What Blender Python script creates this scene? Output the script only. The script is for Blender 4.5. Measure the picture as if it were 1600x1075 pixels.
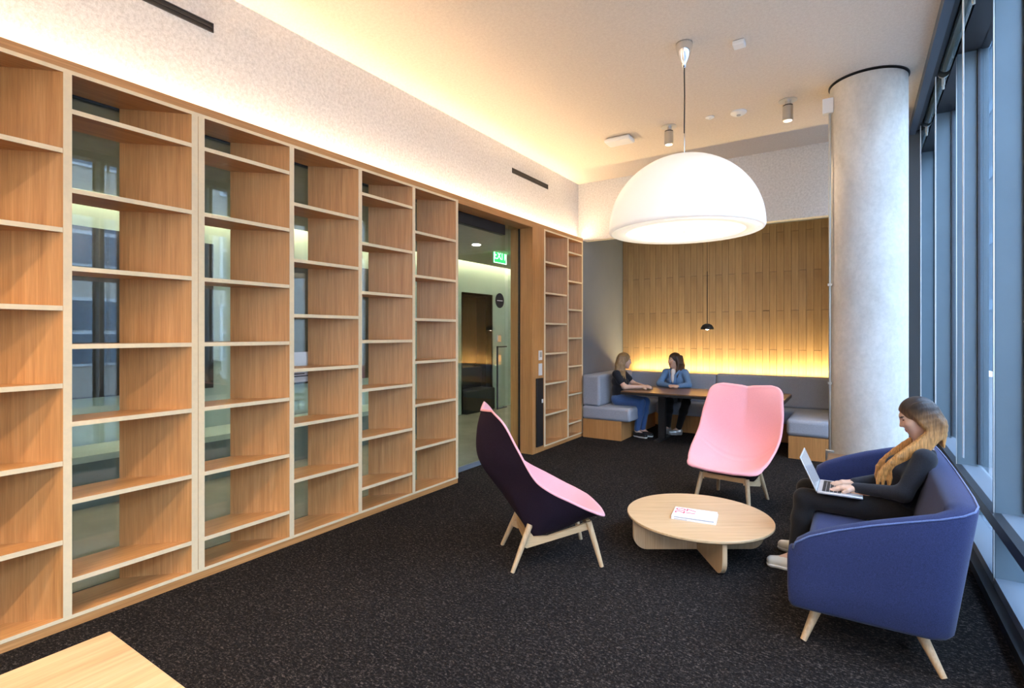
import bpy, bmesh, math, random
import numpy as np
from mathutils import Vector, Matrix
random.seed(7)
scn = bpy.context.scene
for o in list(bpy.data.objects): bpy.data.objects.remove(o)
COL = scn.collection
PI = math.pi

# ------------------------------------------------------------------ camera, world, exposure
YAW = 33.27
cam_d = bpy.data.cameras.new('camera'); cam = bpy.data.objects.new('camera', cam_d); COL.objects.link(cam)
cam_d.sensor_width = 36; cam_d.lens = 820 / 1600 * 36
cam_d.shift_y = -16.5 / 1600; cam_d.clip_start = .05
cam.location = (0, 0, 1.6); cam.rotation_euler = (PI / 2, 0, math.radians(YAW))
scn.camera = cam
scn.view_settings.view_transform = 'Standard'; scn.view_settings.look = 'None'
scn.view_settings.gamma = 1; scn.view_settings.use_curve_mapping = False
scn.view_settings.exposure = 1.48
w = bpy.data.worlds.new('sky'); scn.world = w; w.use_nodes = True
bg = w.node_tree.nodes['Background']; bg.inputs[0].default_value = (.47, .69, 1, 1); bg.inputs[1].default_value = 4.9
WARM = (1, .76, .47)
def area(name, loc, rot, sx, sy, power, color=WARM, spread=180, portal=False):
    d = bpy.data.lights.new(name, 'AREA'); d.shape = 'RECTANGLE'; d.size = sx; d.size_y = sy
    d.energy = power; d.color = color; d.spread = math.radians(spread)
    if portal: d.cycles.is_portal = True
    o = bpy.data.objects.new(name, d); o.location = loc; o.rotation_euler = rot; COL.objects.link(o); return o
area('window_portal', (1.0, 3.0, 2.0), (0, PI / 2, 0), 4, 12, 1, (1, 1, 1), portal=True)
# linear lensed cove light lying on top of the bookcases, shining up the felt wall
area('cove_light', (-3.635, 2.45, 3.06), (PI, 0, 0), .03, 10, 7, (1, .77, .50), spread=50)
area('cove_light_wide', (-3.607, 2.45, 3.082), (PI, math.radians(62), 0), .012, 10, 33, (1, .76, .48), spread=165)
area('cove_light_wall', (-3.63, 2.45, 3.07), (PI, math.radians(-30), 0), .02, 10, 9, (1, .77, .48), spread=170)

# ------------------------------------------------------------------ materials
MATS = {}
def nodes(name):
    m = bpy.data.materials.new(name); m.use_nodes = True; nt = m.node_tree
    return m, nt, nt.nodes['Principled BSDF']
def mapping(nt, scale=(1, 1, 1), rot=(0, 0, 0)):
    tc = nt.nodes.new('ShaderNodeTexCoord'); mp = nt.nodes.new('ShaderNodeMapping')
    mp.inputs['Scale'].default_value = scale; mp.inputs['Rotation'].default_value = rot
    nt.links.new(tc.outputs['Object'], mp.inputs['Vector']); return mp.outputs[0]
def noise(nt, vec, scale=5, detail=4, rough=.6, dist=0):
    n = nt.nodes.new('ShaderNodeTexNoise'); n.inputs['Scale'].default_value = scale; n.inputs['Detail'].default_value = detail
    n.inputs['Roughness'].default_value = rough; n.inputs['Distortion'].default_value = dist
    nt.links.new(vec, n.inputs['Vector']); return n.outputs['Fac']
def ramp(nt, fac, stops):
    r = nt.nodes.new('ShaderNodeValToRGB'); el = r.color_ramp.elements
    while len(el) < len(stops): el.new(.5)
    for e, (p, c) in zip(el, stops): e.position = p; e.color = (*c, 1)
    nt.links.new(fac, r.inputs[0]); return r.outputs[0]
def mixc(nt, fac, a, b, mode='MIX'):
    x = nt.nodes.new('ShaderNodeMix'); x.data_type = 'RGBA'; x.blend_type = mode
    if isinstance(fac, (int, float)): x.inputs[0].default_value = fac
    else: nt.links.new(fac, x.inputs[0])
    for i, v in ((6, a), (7, b)):
        if isinstance(v, tuple): x.inputs[i].default_value = (*v, 1)
        else: nt.links.new(v, x.inputs[i])
    return x.outputs[2]
def bump(nt, p, h, strength=.2, dist=.01):
    b = nt.nodes.new('ShaderNodeBump'); b.inputs['Strength'].default_value = strength; b.inputs['Distance'].default_value = dist
    nt.links.new(h, b.inputs['Height']); nt.links.new(b.outputs[0], p.inputs['Normal'])
def plain(name, col, rough=.5, metal=0, emit=None, es=1, spec=.5, var=0, vscale=8):
    if name in MATS: return MATS[name]
    m, nt, p = nodes(name)
    p.inputs['Base Color'].default_value = (*col, 1); p.inputs['Roughness'].default_value = rough
    p.inputs['Metallic'].default_value = metal; p.inputs['Specular IOR Level'].default_value = spec
    if var:
        f = noise(nt, mapping(nt), vscale, 5)
        c = ramp(nt, f, [(.25, tuple(x * (1 - var) for x in col)), (.75, tuple(min(1, x * (1 + var)) for x in col))])
        nt.links.new(c, p.inputs['Base Color'])
    if emit:
        p.inputs['Emission Color'].default_value = (*emit, 1); p.inputs['Emission Strength'].default_value = es
    MATS[name] = m; return m
def wood(name, dark, mid, light, axis='z', rough=.42, fine=1.0):
    if name in MATS: return MATS[name]
    m, nt, p = nodes(name)
    s = [16 * fine] * 3; s['xyz'.index(axis)] = .55
    v = mapping(nt, tuple(s)); f = noise(nt, v, 1.6, 6, .62, 1.2)
    s2 = [120 * fine] * 3; s2['xyz'.index(axis)] = 3.0
    g = noise(nt, mapping(nt, tuple(s2)), 1.0, 3, .7)
    c = ramp(nt, f, [(.28, dark), (.5, mid), (.74, light)])
    gg = ramp(nt, g, [(.3, (.74, .70, .66)), (.62, (1, 1, 1))])
    c = mixc(nt, .8, c, gg, 'MULTIPLY')
    big = noise(nt, mapping(nt, (.9, .9, .9)), 1.3, 2)
    c = mixc(nt, 1.0, c, ramp(nt, big, [(.3, (.90, .89, .88)), (.7, (1.04, 1.02, 1.0))]), 'MULTIPLY')
    nt.links.new(c, p.inputs['Base Color']); p.inputs['Roughness'].default_value = rough
    bump(nt, p, g, .08, .004); MATS[name] = m; return m
OD, OM, OL = (.50, .225, .072), (.60, .29, .10), (.68, .355, .14)
oak_z = wood('oak_vertical_grain', OD, OM, OL, 'z'); oak_y = wood('oak_lengthwise_grain', OD, OM, OL, 'y'); oak_x = wood('oak_cross_grain', OD, OM, OL, 'x')
plank_mats = [wood('oak_plank_%d' % i, (.46 * k, .29 * k, .13 * k), (.55 * k, .37 * k, .18 * k), (.62 * k, .43 * k, .22 * k), 'z', .45, .8) for i, k in enumerate((.95, 1.0, 1.03, 1.07))]
beech_y = wood('light_oak_board', (.55, .32, .14), (.66, .42, .21), (.74, .50, .27), 'y', .4, .5)
beech_x = wood('light_oak_veneer', (.60, .40, .21), (.66, .46, .26), (.71, .51, .30), 'x', .4)
beech_z = wood('light_oak_leg', (.55, .36, .19), (.62, .43, .25), (.68, .49, .30), 'z', .45)
walnut = wood('brown_tabletop', (.13, .065, .03), (.18, .095, .045), (.23, .125, .06), 'x', .28)
ply = plain('birch_ply_edge', (.84, .66, .41), .55, var=.05, vscale=30)
def felt(name, a, b):
    m, nt, p = nodes(name); v = mapping(nt)
    f = noise(nt, v, 42, 6, .75); g = noise(nt, v, 160, 2, .6)
    c = ramp(nt, f, [(.36, tuple(x * .95 for x in a)), (.62, b)])
    c = mixc(nt, .38, c, ramp(nt, g, [(.38, (.72, .71, .70)), (.6, (1, 1, 1))]), 'MULTIPLY')
    nt.links.new(c, p.inputs['Base Color']); p.inputs['Roughness'].default_value = .95; p.inputs['Specular IOR Level'].default_value = .1
    bump(nt, p, g, .15, .004); MATS[name] = m; return m
felt_w = felt('grey_white_felt', (.60, .58, .56), (.76, .74, .72)); felt_c = felt('cream_ceiling_felt', (.74, .63, .52), (.78, .68, .57))
def carpet_mat():
    m, nt, p = nodes('charcoal_carpet'); v = mapping(nt)
    a = noise(nt, v, 70, 3, .8, .6); b = noise(nt, mapping(nt, (40, 110, 60), (0, 0, .6)), 1.0, 3, .75, 1.0); d = noise(nt, v, 2.2, 3)
    s = nt.nodes.new('ShaderNodeMath'); s.operation = 'ADD'; nt.links.new(a, s.inputs[0]); nt.links.new(b, s.inputs[1])
    h = nt.nodes.new('ShaderNodeMath'); h.operation = 'MULTIPLY'; h.inputs[1].default_value = .5; nt.links.new(s.outputs[0], h.inputs[0])
    c = ramp(nt, h.outputs[0], [(.42, (.005, .004, .004)), (.53, (.015, .012, .011)), (.63, (.11, .09, .078))])
    c = mixc(nt, 1.0, c, ramp(nt, d, [(.3, (.85, .84, .84)), (.7, (1.1, 1.08, 1.05))]), 'MULTIPLY')
    nt.links.new(c, p.inputs['Base Color']); p.inputs['Roughness'].default_value = 1; p.inputs['Specular IOR Level'].default_value = .12
    bump(nt, p, h.outputs[0], .9, .012); return m
carpet = carpet_mat()
def concrete_mat():
    m, nt, p = nodes('cast_concrete'); v = mapping(nt)
    f = noise(nt, mapping(nt, (1, 1, .6)), 2.4, 7, .68, .4); g = noise(nt, v, 26, 4, .7)
    c = ramp(nt, f, [(.3, (.50, .46, .41)), (.55, (.64, .60, .55)), (.75, (.73, .70, .65))])
    c = mixc(nt, .35, c, ramp(nt, g, [(.35, (.7, .7, .7)), (.6, (1, 1, 1))]), 'MULTIPLY')
    nt.links.new(c, p.inputs['Base Color']); p.inputs['Roughness'].default_value = .6; bump(nt, p, g, .06, .006); return m
concrete = concrete_mat()
def fabric(name, col, var=.25, scale=260, bs=.25, sheen=.3):
    m, nt, p = nodes(name); v = mapping(nt)
    f = noise(nt, v, scale, 2, .7)
    c = ramp(nt, f, [(.35, tuple(x * (1 - var) for x in col)), (.65, tuple(min(1, x * (1 + var)) for x in col))])
    nt.links.new(c, p.inputs['Base Color']); p.inputs['Roughness'].default_value = .9; p.inputs['Specular IOR Level'].default_value = .2
    p.inputs['Sheen Weight'].default_value = sheen; p.inputs['Sheen Roughness'].default_value = .5
    bump(nt, p, f, bs, .002); MATS[name] = m; return m
blue_f = fabric('blue_wool', (.022, .030, .094), sheen=.1); grey_f = fabric('grey_wool', (.36, .38, .44), sheen=.12); pink_f = fabric('pink_wool', (.80, .36, .38), .06, sheen=.05)
plum_f = fabric('aubergine_wool', (.020, .010, .020), .35, sheen=0)
def glass(name, tint, base=.05):
    m = bpy.data.materials.new(name); m.use_nodes = True; nt = m.node_tree; nt.nodes.clear()
    out = nt.nodes.new('ShaderNodeOutputMaterial'); mx = nt.nodes.new('ShaderNodeMixShader')
    t = nt.nodes.new('ShaderNodeBsdfTransparent'); t.inputs[0].default_value = (*tint, 1)
    g = nt.nodes.new('ShaderNodeBsdfGlossy'); g.inputs['Roughness'].default_value = 0
    lw = nt.nodes.new('ShaderNodeLayerWeight'); lw.inputs[0].default_value = .5
    pw = nt.nodes.new('ShaderNodeMath'); pw.operation = 'POWER'; pw.inputs[1].default_value = 5; nt.links.new(lw.outputs['Facing'], pw.inputs[0])
    ml = nt.nodes.new('ShaderNodeMath'); ml.operation = 'MULTIPLY_ADD'; ml.inputs[1].default_value = .95 - base; ml.inputs[2].default_value = base
    nt.links.new(pw.outputs[0], ml.inputs[0]); nt.links.new(ml.outputs[0], mx.inputs[0])
    nt.links.new(t.outputs[0], mx.inputs[1]); nt.links.new(g.outputs[0], mx.inputs[2]); nt.links.new(mx.outputs[0], out.inputs[0]); return m
glass_in = glass('green_tinted_glass', (.92, .965, .945), .06); glass_out = glass('window_glass', (.95, .97, 1), .04)
metal_blue = plain('blue_grey_painted_metal', (.115, .155, .18), .42, .25, var=.06, vscale=3)
metal_ledge = plain('grey_metal_ledge', (.19, .22, .26), .4, .2)
metal_dark = plain('dark_bronze_metal', (.045, .045, .05), .42, .5)
black = plain('black_plastic', (.012, .012, .014), .45)
black_m = plain('black_powder_coat', (.018, .017, .018), .5, .2)
chrome = plain('polished_chrome', (.8, .8, .8), .08, 1)
nickel = plain('brushed_nickel', (.62, .60, .57), .28, 1)
white_p = plain('white_plastic', (.78, .77, .75), .4)
steel = plain('galvanised_steel', (.5, .5, .48), .35, .9)
lob_wall = plain('pale_green_wall_paint', (.55, .66, .62), .8, var=.04, vscale=2)
lob_floor = plain('polished_lobby_concrete', (.40, .37, .30), .22, var=.2, vscale=1.5)
lob_ceil = plain('lobby_ceiling_board', (.42, .38, .31), .85, var=.06)
grey_wall = plain('slate_grey_paint', (.17, .19, .225), .8, var=.05, vscale=2)
dark_panel = plain('dark_stained_panel', (.03, .026, .024), .4, var=.2)
led = plain('warm_led_strip', (1, .8, .5), .5, emit=(1, .72, .38), es=9)
led_gold = plain('golden_led_strip', (1, .7, .3), .5, emit=(1, .66, .26), es=8)
led_lob = plain('yellow_lobby_led', (1, .8, .4), .5, emit=(1, .84, .55), es=15)

# ------------------------------------------------------------------ mesh helpers
class MB:
    def __init__(s): s.v = []; s.f = []; s.m = []
    def add(s, vs, fs, m=0):
        b = len(s.v); s.v += [tuple(v) for v in vs]
        for i, f in enumerate(fs):
            s.f.append([b + k for k in f]); s.m.append(m[i] if isinstance(m, (list, tuple)) else m)
        return s
    def box(s, x0, x1, y0, y1, z0, z1, m=0):
        vs = [(x, y, z) for z in (z0, z1) for y in (y0, y1) for x in (x0, x1)]
        # faces: -z +z -y +y -x +x
        return s.add(vs, [(0, 2, 3, 1), (4, 5, 7, 6), (0, 1, 5, 4), (2, 6, 7, 3), (0, 4, 6, 2), (1, 3, 7, 5)], m)
    def prism(s, poly, z0, z1, m=0, axis='z'):
        n = len(poly)
        def P(a, b, c): return {'z': (a, b, c), 'y': (a, c, b), 'x': (c, a, b)}[axis]
        vs = [P(a, b, z0) for a, b in poly] + [P(a, b, z1) for a, b in poly]
        fs = [list(range(n))[::-1], list(range(n, 2 * n))] + [(i, (i + 1) % n, n + (i + 1) % n, n + i) for i in range(n)]
        return s.add(vs, fs, m)
    def tube(s, pts, rad, n=10, m=0, cap=True):
        pts = [Vector(p) for p in pts]; rad = rad if isinstance(rad, (list, tuple)) else [rad] * len(pts)
        vs = []; prev = None
        for i, p in enumerate(pts):
            d = (pts[min(i + 1, len(pts) - 1)] - pts[max(i - 1, 0)]).normalized()
            a = prev if prev is not None else (Vector((0, 0, 1)) if abs(d.z) < .9 else Vector((1, 0, 0)))
            u = (a - d * a.dot(d)).normalized(); prev = u; v = d.cross(u)
            vs += [p + (u * math.cos(2 * PI * k / n) + v * math.sin(2 * PI * k / n)) * rad[i] for k in range(n)]
        fs = [(i * n + k, i * n + (k + 1) % n, (i + 1) * n + (k + 1) % n, (i + 1) * n + k) for i in range(len(pts) - 1) for k in range(n)]
        if cap: fs += [list(range(n))[::-1], list(range((len(pts) - 1) * n, len(pts) * n))]
        return s.add(vs, fs, m)
    def lathe(s, prof, c=(0, 0, 0), n=48, m=0):
        vs = [(c[0] + r * math.cos(2 * PI * k / n), c[1] + r * math.sin(2 * PI * k / n), c[2] + z) for r, z in prof for k in range(n)]
        fs = [(i * n + k, i * n + (k + 1) % n, (i + 1) * n + (k + 1) % n, (i + 1) * n + k) for i in range(len(prof) - 1) for k in range(n)]
        if prof[0][0] > 1e-4: fs.append(list(range(n))[::-1])
        if prof[-1][0] > 1e-4: fs.append(list(range((len(prof) - 1) * n, len(prof) * n)))
        return s.add(vs, fs, m)
    def grid(s, P, m=0, flip=False):
        R = len(P); C_ = len(P[0]); vs = [p for r in P for p in r]
        fs = [(i * C_ + j, i * C_ + j + 1, (i + 1) * C_ + j + 1, (i + 1) * C_ + j) for i in range(R - 1) for j in range(C_ - 1)]
        if flip: fs = [f[::-1] for f in fs]
        return s.add(vs, fs, m)
def mesh(name, mb, mats, smooth=False, weld=True):
    me = bpy.data.meshes.new(name); me.from_pydata(mb.v, [], mb.f)
    for mt in (mats if isinstance(mats, (list, tuple)) else [mats]): me.materials.append(mt)
    me.polygons.foreach_set('material_index', mb.m)
    bm = bmesh.new(); bm.from_mesh(me)
    if weld: bmesh.ops.remove_doubles(bm, verts=bm.verts, dist=1e-5)
    bmesh.ops.recalc_face_normals(bm, faces=bm.faces); bm.to_mesh(me); bm.free()
    if smooth:
        me.polygons.foreach_set('use_smooth', [True] * len(me.polygons))
        if smooth != 'all':
            me.set_sharp_from_angle(angle=math.radians(40))
    me.update(); return me
def obj(name, mb, mats, parent=None, smooth=False, bevel=0, segs=2, loc=None, label=None):
    me = mb if isinstance(mb, bpy.types.Mesh) else mesh(name, mb, mats, smooth)
    o = bpy.data.objects.new(name, me); COL.objects.link(o)
    if parent is not None: o.parent = parent
    if loc is not None: o.location = loc
    if bevel:
        b = o.modifiers.new('bevel', 'BEVEL'); b.width = bevel; b.segments = segs; b.limit_method = 'ANGLE'; b.angle_limit = math.radians(35)
        if segs > 1: me.polygons.foreach_set('use_smooth', [True] * len(me.polygons)); me.set_sharp_from_angle(angle=math.radians(75))
    if label: o['label'] = label
    return o
def tag(o, label, cat, group=None):
    o['label'] = label; o['category'] = cat
    if group: o['group'] = group
    return o
def thing(name, label, cat, loc=(0, 0, 0), rz=0, group=None):
    o = bpy.data.objects.new(name, None); COL.objects.link(o); o.location = loc; o.rotation_euler = (0, 0, rz); o.empty_display_size = .1
    return tag(o, label, cat, group)
def struct(name, mb, mats, **k):
    o = obj(name, mb, mats, **k); o['kind'] = 'structure'; return o
def sroot(name, loc=(0, 0, 0)):
    o = bpy.data.objects.new(name, None); COL.objects.link(o); o.location = loc; o['kind'] = 'structure'; return o
def text_mesh(s, size, name='lettering', rot=0, align='CENTER', extrude=.0008):
    c = bpy.data.curves.new(name, 'FONT'); c.body = s; c.size = size; c.align_x = align; c.align_y = 'CENTER'; c.extrude = extrude
    o = bpy.data.objects.new(name, c); COL.objects.link(o)
    dg = bpy.context.evaluated_depsgraph_get(); me = bpy.data.meshes.new_from_object(o.evaluated_get(dg))
    bpy.data.objects.remove(o); return me
def lerp_table(t, xs, ys):
    return float(np.interp(t, xs, ys))
def smooth_table(xs, ys):
    xs = np.array(xs, float); ys = np.array(ys, float); n = len(xs)
    d = np.diff(ys) / np.diff(xs); m = np.zeros(n); m[1:-1] = (d[:-1] + d[1:]) / 2; m[0] = d[0]; m[-1] = d[-1]
    def f(t):
        i = int(min(max(np.searchsorted(xs, t) - 1, 0), n - 2)); h = xs[i + 1] - xs[i]; u = (t - xs[i]) / h
        return ((2 * u**3 - 3 * u**2 + 1) * ys[i] + (u**3 - 2 * u**2 + u) * h * m[i] + (-2 * u**3 + 3 * u**2) * ys[i + 1] + (u**3 - u**2) * h * m[i + 1])
    return f

# ------------------------------------------------------------------ room shell
CEIL = 3.95; XF = -3.57; XG = -3.88; YB = 7.5; Y0 = -2.6
struct('floor', MB().box(-3.9, .78, Y0, 9.3, -.1, 0), carpet)
struct('ceiling', MB().box(-3.75, .50, Y0, YB + .1, CEIL, CEIL + .15), felt_c)
struct('wall_left', MB().box(-3.80, -3.67, Y0, YB + .12, 3.075, CEIL), felt_w)
struct('wall_soffit', MB().box(-3.80, -.05, YB, YB + .12, 3.05, CEIL), felt_w)
struct('wall_front', MB().box(-3.9, .9, Y0 - .15, Y0, 0, 4.2), felt_w)
struct('wall_alcove', MB().box(-3.72, -3.57, YB + .01, 9.15, 0, 3.33).box(-3.72, -3.57, YB - .04, YB + .01, 0, 3.049), grey_wall)
struct('wall_right', MB().box(-.05, .60, YB, 9.2, 0, CEIL), plain('dark_slate_panel', (.07, .075, .08), .6))
struct('ceiling_alcove', MB().box(-3.7, .1, YB + .12, 9.3, 3.32, 3.42), grey_wall)
# oak fascia, plinth and door post
struct('trim_1', MB().box(-3.60, XF, -1.7, 7.46, 3.03, 3.08), oak_y)
struct('trim_2', MB().box(-3.60, XF - .002, -1.7, 4.385, 0, .047), oak_y)
struct('trim_3', MB().prism([(-3.57, 5.934), (-3.57, 6.239), (-3.915, 6.239), (-3.915, 5.934)], 0, 3.03), oak_z)
struct('trim_4', MB().box(-3.60, XF - .002, 6.239, 7.46, 0, .047), oak_y)
struct('trim_5', MB().box(-3.95, -3.571, 4.385, 5.934, 3.0, 3.03), oak_y)

# back wall clad in staggered oak planks
wb = struct('wall_back', MB().box(-3.7, .6, 9.15, 9.3, 0, 3.4), dark_panel)
rows = [1.344 + .612 * k for k in range(-2, 5)]
pw = .101; ncol = 35; cache = {}
for i in range(ncol):
    x0 = -3.565 + i * pw
    cuts = [.0] + [r for k, r in enumerate(rows) if (k % 2 == i % 2) and .2 < r < 3.2] + [3.32]
    for a, b in zip(cuts[:-1], cuts[1:]):
        pr = random.choice((0, 0, .0015, .003)); L = round(b - a, 3)
        mi = random.randrange(4); key = (L, mi)
        if key not in cache:
            cache[key] = mesh('plank', MB().box(.0012, pw - .0012, -.024, 0, .0025, L - .0025), plank_mats[mi])
        obj('plank', cache[key], None, wb, loc=(x0, 9.148 - pr, a))
area('alcove_cove_light', (-1.74, 9.04, .90), (PI + math.radians(12), 0, 0), 3.2, .02, 24, (1, .74, .36), spread=150)
struct('trim_6', MB().box(-3.56, -.06, 9.03, 9.05, 0.88, .895), led_gold)

# ------------------------------------------------------------------ bookcases: 45 degree fins with slanted shelves
DX, DY = .29, .29; T = .04; W = .615
ODD = [2.822, 2.392, 1.967, 1.541, 1.118, .694, .267]; EVEN = [2.597, 2.170, 1.749, 1.331, .912, .488]
def slant(y0, y1, z0, z1, th=None):
    mb = MB(); vs = []
    for z in (z0, z1): vs += [(XF, y0, z), (XF, y1, z), (XF - DX, y1 - DY, z), (XF - DX, y0 - DY, z)]
    return mb.add(vs, [(3, 2, 1, 0), (4, 5, 6, 7), (0, 1, 5, 4), (1, 2, 6, 5), (2, 3, 7, 6), (3, 0, 4, 7)], [0, 0, 1, 0, 0, 0])
def rel(mb, oy):
    mb.v = [(x - XF, y - oy, z) for x, y, z in mb.v]; return mb
def bookcase(label, bays, yend, first_left, group='built in bookcases'):
    base = bays[0][0] - T
    t = thing('bookcase', label, 'bookcase', (XF, base, 0), group=group)
    for (y0, y1, zs) in bays:
        obj('side_panel', rel(slant(y0 - T + .0015, y0, .068, 3.008), base), [oak_z, ply], t)
        for z in zs: obj('shelf', rel(slant(y0, y1, z - .026, z), base), [oak_y, ply], t)
    obj('side_panel', rel(slant(bays[-1][1], bays[-1][1] + T - .0015, .068, 3.008), base), [oak_z, ply], t)
    obj('bottom_panel', rel(slant(bays[0][0] - T, bays[-1][1] + T, .048, .068), base), [oak_y, ply], t)
    obj('top_panel', rel(slant(bays[0][0] - T, bays[-1][1] + T, 3.008, 3.03), base), [oak_y, ply], t)
    return t
b6 = 3.735; P = .655
bays = lambda ys, par: [(y, y + W, ODD if (k + par) % 2 == 0 else EVEN) for k, y in enumerate(ys)]
bookcase('oak bookcase nearest the camera at the left edge, front bays before glass', bays([1.075 - 3 * P, 1.075 - 2 * P, 1.075 - P, 1.075], 1), 0, 0)
bookcase('long four bay oak bookcase ending at the glass door', bays([b6 - 3 * P, b6 - 2 * P, b6 - P, b6], 0), 0, 0)
bookcase('narrow two bay oak bookcase between the door post and the grey alcove', [(6.28, 6.915, EVEN), (6.975, 7.42, ODD)], 0, 0)

# ------------------------------------------------------------------ glass partition and door
for i, (a, b) in enumerate([(-1.9, .41), (.41, 1.68), (1.68, 3.0), (3.0, 4.36)]):
    r = sroot('window_%d' % (i + 1)); 
    obj('pane', MB().box(XG - .012, XG, a + .003, b - .003, .05, 3.0), glass_in, r)
    obj('frame', MB().box(XG - .04, XG + .012, a, b, 0, .05).box(XG - .04, XG + .012, a, b, 3.0, 3.06), metal_dark, r)
r = sroot('window_5')
obj('pane', MB().box(-3.782, -3.77, 5.67, 5.932, .04, 3.0), glass_in, r)
obj('frame', MB().box(-3.79, -3.762, 5.924, 5.934, .0, 3.0).box(-3.79, -3.762, 5.66, 5.934, 0, .04), black_m, r)
r = sroot('window_6'); obj('pane', MB().box(XG - .012, XG, 6.24, 7.45, .05, 3.0), dark_panel, r)
struct('wall_lobby_head', MB().box(-4.02, -3.8, Y0, 10.6, 3.03, 3.4), lob_ceil)
struct('wall_lobby_side', MB().box(-4.0, -3.9, 6.24, 10.6, 0, 3.05), lob_wall)
d = sroot('door_1')
obj('glass_leaf', MB().box(-3.832, -3.82, 4.30, 5.66, .06, 2.9), glass_in, d)
obj('bottom_rail', MB().box(-3.84, -3.81, 4.30, 5.66, .005, .06), metal_ledge, d)
obj('track_cover', MB().box(-3.86, -3.79, 4.2, 5.62, 2.87, 3.0), black_m, d, bevel=.006)
hd = MB().tube([(-3.79, 5.44, .64), (-3.79, 5.44, 1.44)], .011)
for z in (.65, 1.43): hd.tube([(-3.79, 5.44, z), (-3.79, 5.65, z)], .007); hd.tube([(-3.79, 5.62, z), (-3.825, 5.62, z)], .007)
obj('handle', hd, black_m, d, smooth=True)
for z in (1.49, 1.24): obj('lock', MB().box(-3.82, -3.806, 5.47, 5.55, z, z + .09), nickel, d, bevel=.003)
sg = thing('door_sign', 'round black sign stuck on the glass sliding door', 'sign', (-3.818, 5.53, 2.02))
disc = MB(); n = 40
disc.prism([(.095 * math.cos(2 * PI * k / n), .095 * math.sin(2 * PI * k / n)) for k in range(n)], 0, .004, axis='x')
obj('disc', disc, black, sg); obj('lettering', MB().box(.0042, .005, -.062, .062, -.006, .004), white_p, sg)
ns = thing('notice', 'white printed notice on the glass behind the tall bookcase', 'notice', (XG + .002, 2.71, 1.32))
obj('paper', MB().box(0, .002, -.13, .075, -.125, .125), white_p, ns)
ln = MB()
for k in range(4): ln.box(.0022, .003, -.1 + .01 * (k % 2), .06 - .02 * (k % 3), -.02 - .02 * k, -.012 - .02 * k)
obj('print', ln, black, ns)

# items on the door post
sp = thing('wall_plate', 'black vertical cable strip on the oak door post', 'wall plate', (XF, 6.10, .083))
obj('strip', MB().box(0, .022, -.085, .085, 0, .915), black_m, sp, bevel=.004); obj('socket', MB().box(.022, .026, .035, .075, .58, .63), white_p, sp)
for z, h, nm in ((1.24, .13, 'white control panel above another switch on the oak post'), (1.035, .16, 'blank white switch plate just above the black strip')):
    t = thing('switch_plate', nm, 'switch', (XF, 6.13, z)); obj('plate', MB().box(0, .012, -.045, .045, 0, h), white_p, t, bevel=.004)
    if z > 1.2: obj('screen', MB().box(.0122, .014, -.025, .025, .04, .11), plain('grey_screen', (.35, .38, .36), .3), t)

# ------------------------------------------------------------------ lobby beyond the glass
struct('floor_lobby', MB().box(-6.6, -3.9, Y0, 10.6, -.1, -.002), lob_floor)
struct('wall_lobby_far', MB().box(-6.65, -6.5, Y0, 8.13, 0, 3.4).box(-6.65, -6.5, 9.11, 10.6, 0, 3.4).box(-6.65, -6.5, 8.13, 9.11, 2.37, 3.4), lob_wall)
struct('wall_lobby_end', MB().box(-6.6, -3.9, 10.5, 10.6, 0, 3.4), lob_wall)
struct('wall_lobby_start', MB().box(-6.6, -3.9, Y0 - .1, Y0, 0, 3.4), lob_wall)
struct('ceiling_lobby', MB().box(-6.30, -3.9, Y0, 10.6, 3.0, 3.06), lob_ceil)
struct('ceiling_lobby_void', MB().box(-6.6, -3.9, Y0, 10.6, 3.4, 3.45), lob_wall)
struct('trim_7', MB().box(-6.36, -6.33, Y0, 10.4, 3.08, 3.09), led_lob)
nc = sroot('wall_lobby_niche')
obj('niche_back', MB().box(-7.0, -6.95, 8.0, 9.3, 0, 2.5), dark_panel, nc)
obj('niche_side', MB().box(-6.95, -6.5, 9.11, 9.15, 0, 2.4).box(-6.95, -6.5, 8.09, 8.13, 0, 2.4).box(-6.95, -6.5, 8.1, 9.15, 2.37, 2.42), dark_panel, nc)
obj('niche_panel', MB().box(-6.94, -6.90, 8.13, 9.11, .97, 2.37), wood('dark_niche_wood', (.12, .07, .035), (.16, .09, .045), (.2, .12, .06), 'z'), nc)
obj('niche_light', MB().box(-6.88, -6.87, 8.14, 9.10, .84, .852), led_gold, nc)
bn = thing('bench', 'dark bench in the lobby niche beyond the glass door', 'bench', (-6.7, 8.62, 0))
obj('seat', MB().box(-.16, .3, -.48, .48, 0, .46), dark_panel, bn, bevel=.02); obj('backrest', MB().box(-.16, -.05, -.48, .48, .46, .89), dark_panel, bn, bevel=.02)
for k, (ya, yb) in enumerate(((.2, 3.3), (4.0, 6.6))):
    t = thing('lobby_panel', ('wide' if k == 0 else 'narrower') + ' added dark panel on the far lobby wall behind the ' + ('first bookcase bays' if k == 0 else 'glass door side'), 'board', (-6.49, ya, .95 if k == 0 else .9))  # added panels, standing in for dark tones of the mixed glass reflections
    obj('board', MB().box(0, .04, 0, yb - ya, 0, 1.72), dark_panel, t); obj('edge', MB().box(0, .05, -.02, 0, 0, 1.72), black_m, t)
ct = thing('lobby_counter', 'long pale counter bench along the far lobby wall', 'counter', (-6.17, 2.5, 0))
obj('top', MB().box(-.3, .3, -2.3, 3.8, .42, .48), lob_wall, ct); obj('front', MB().box(.22, .28, -2.2, 3.7, 0, .42), plain('teal_grey_laminate', (.20, .25, .26), .4), ct)
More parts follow.
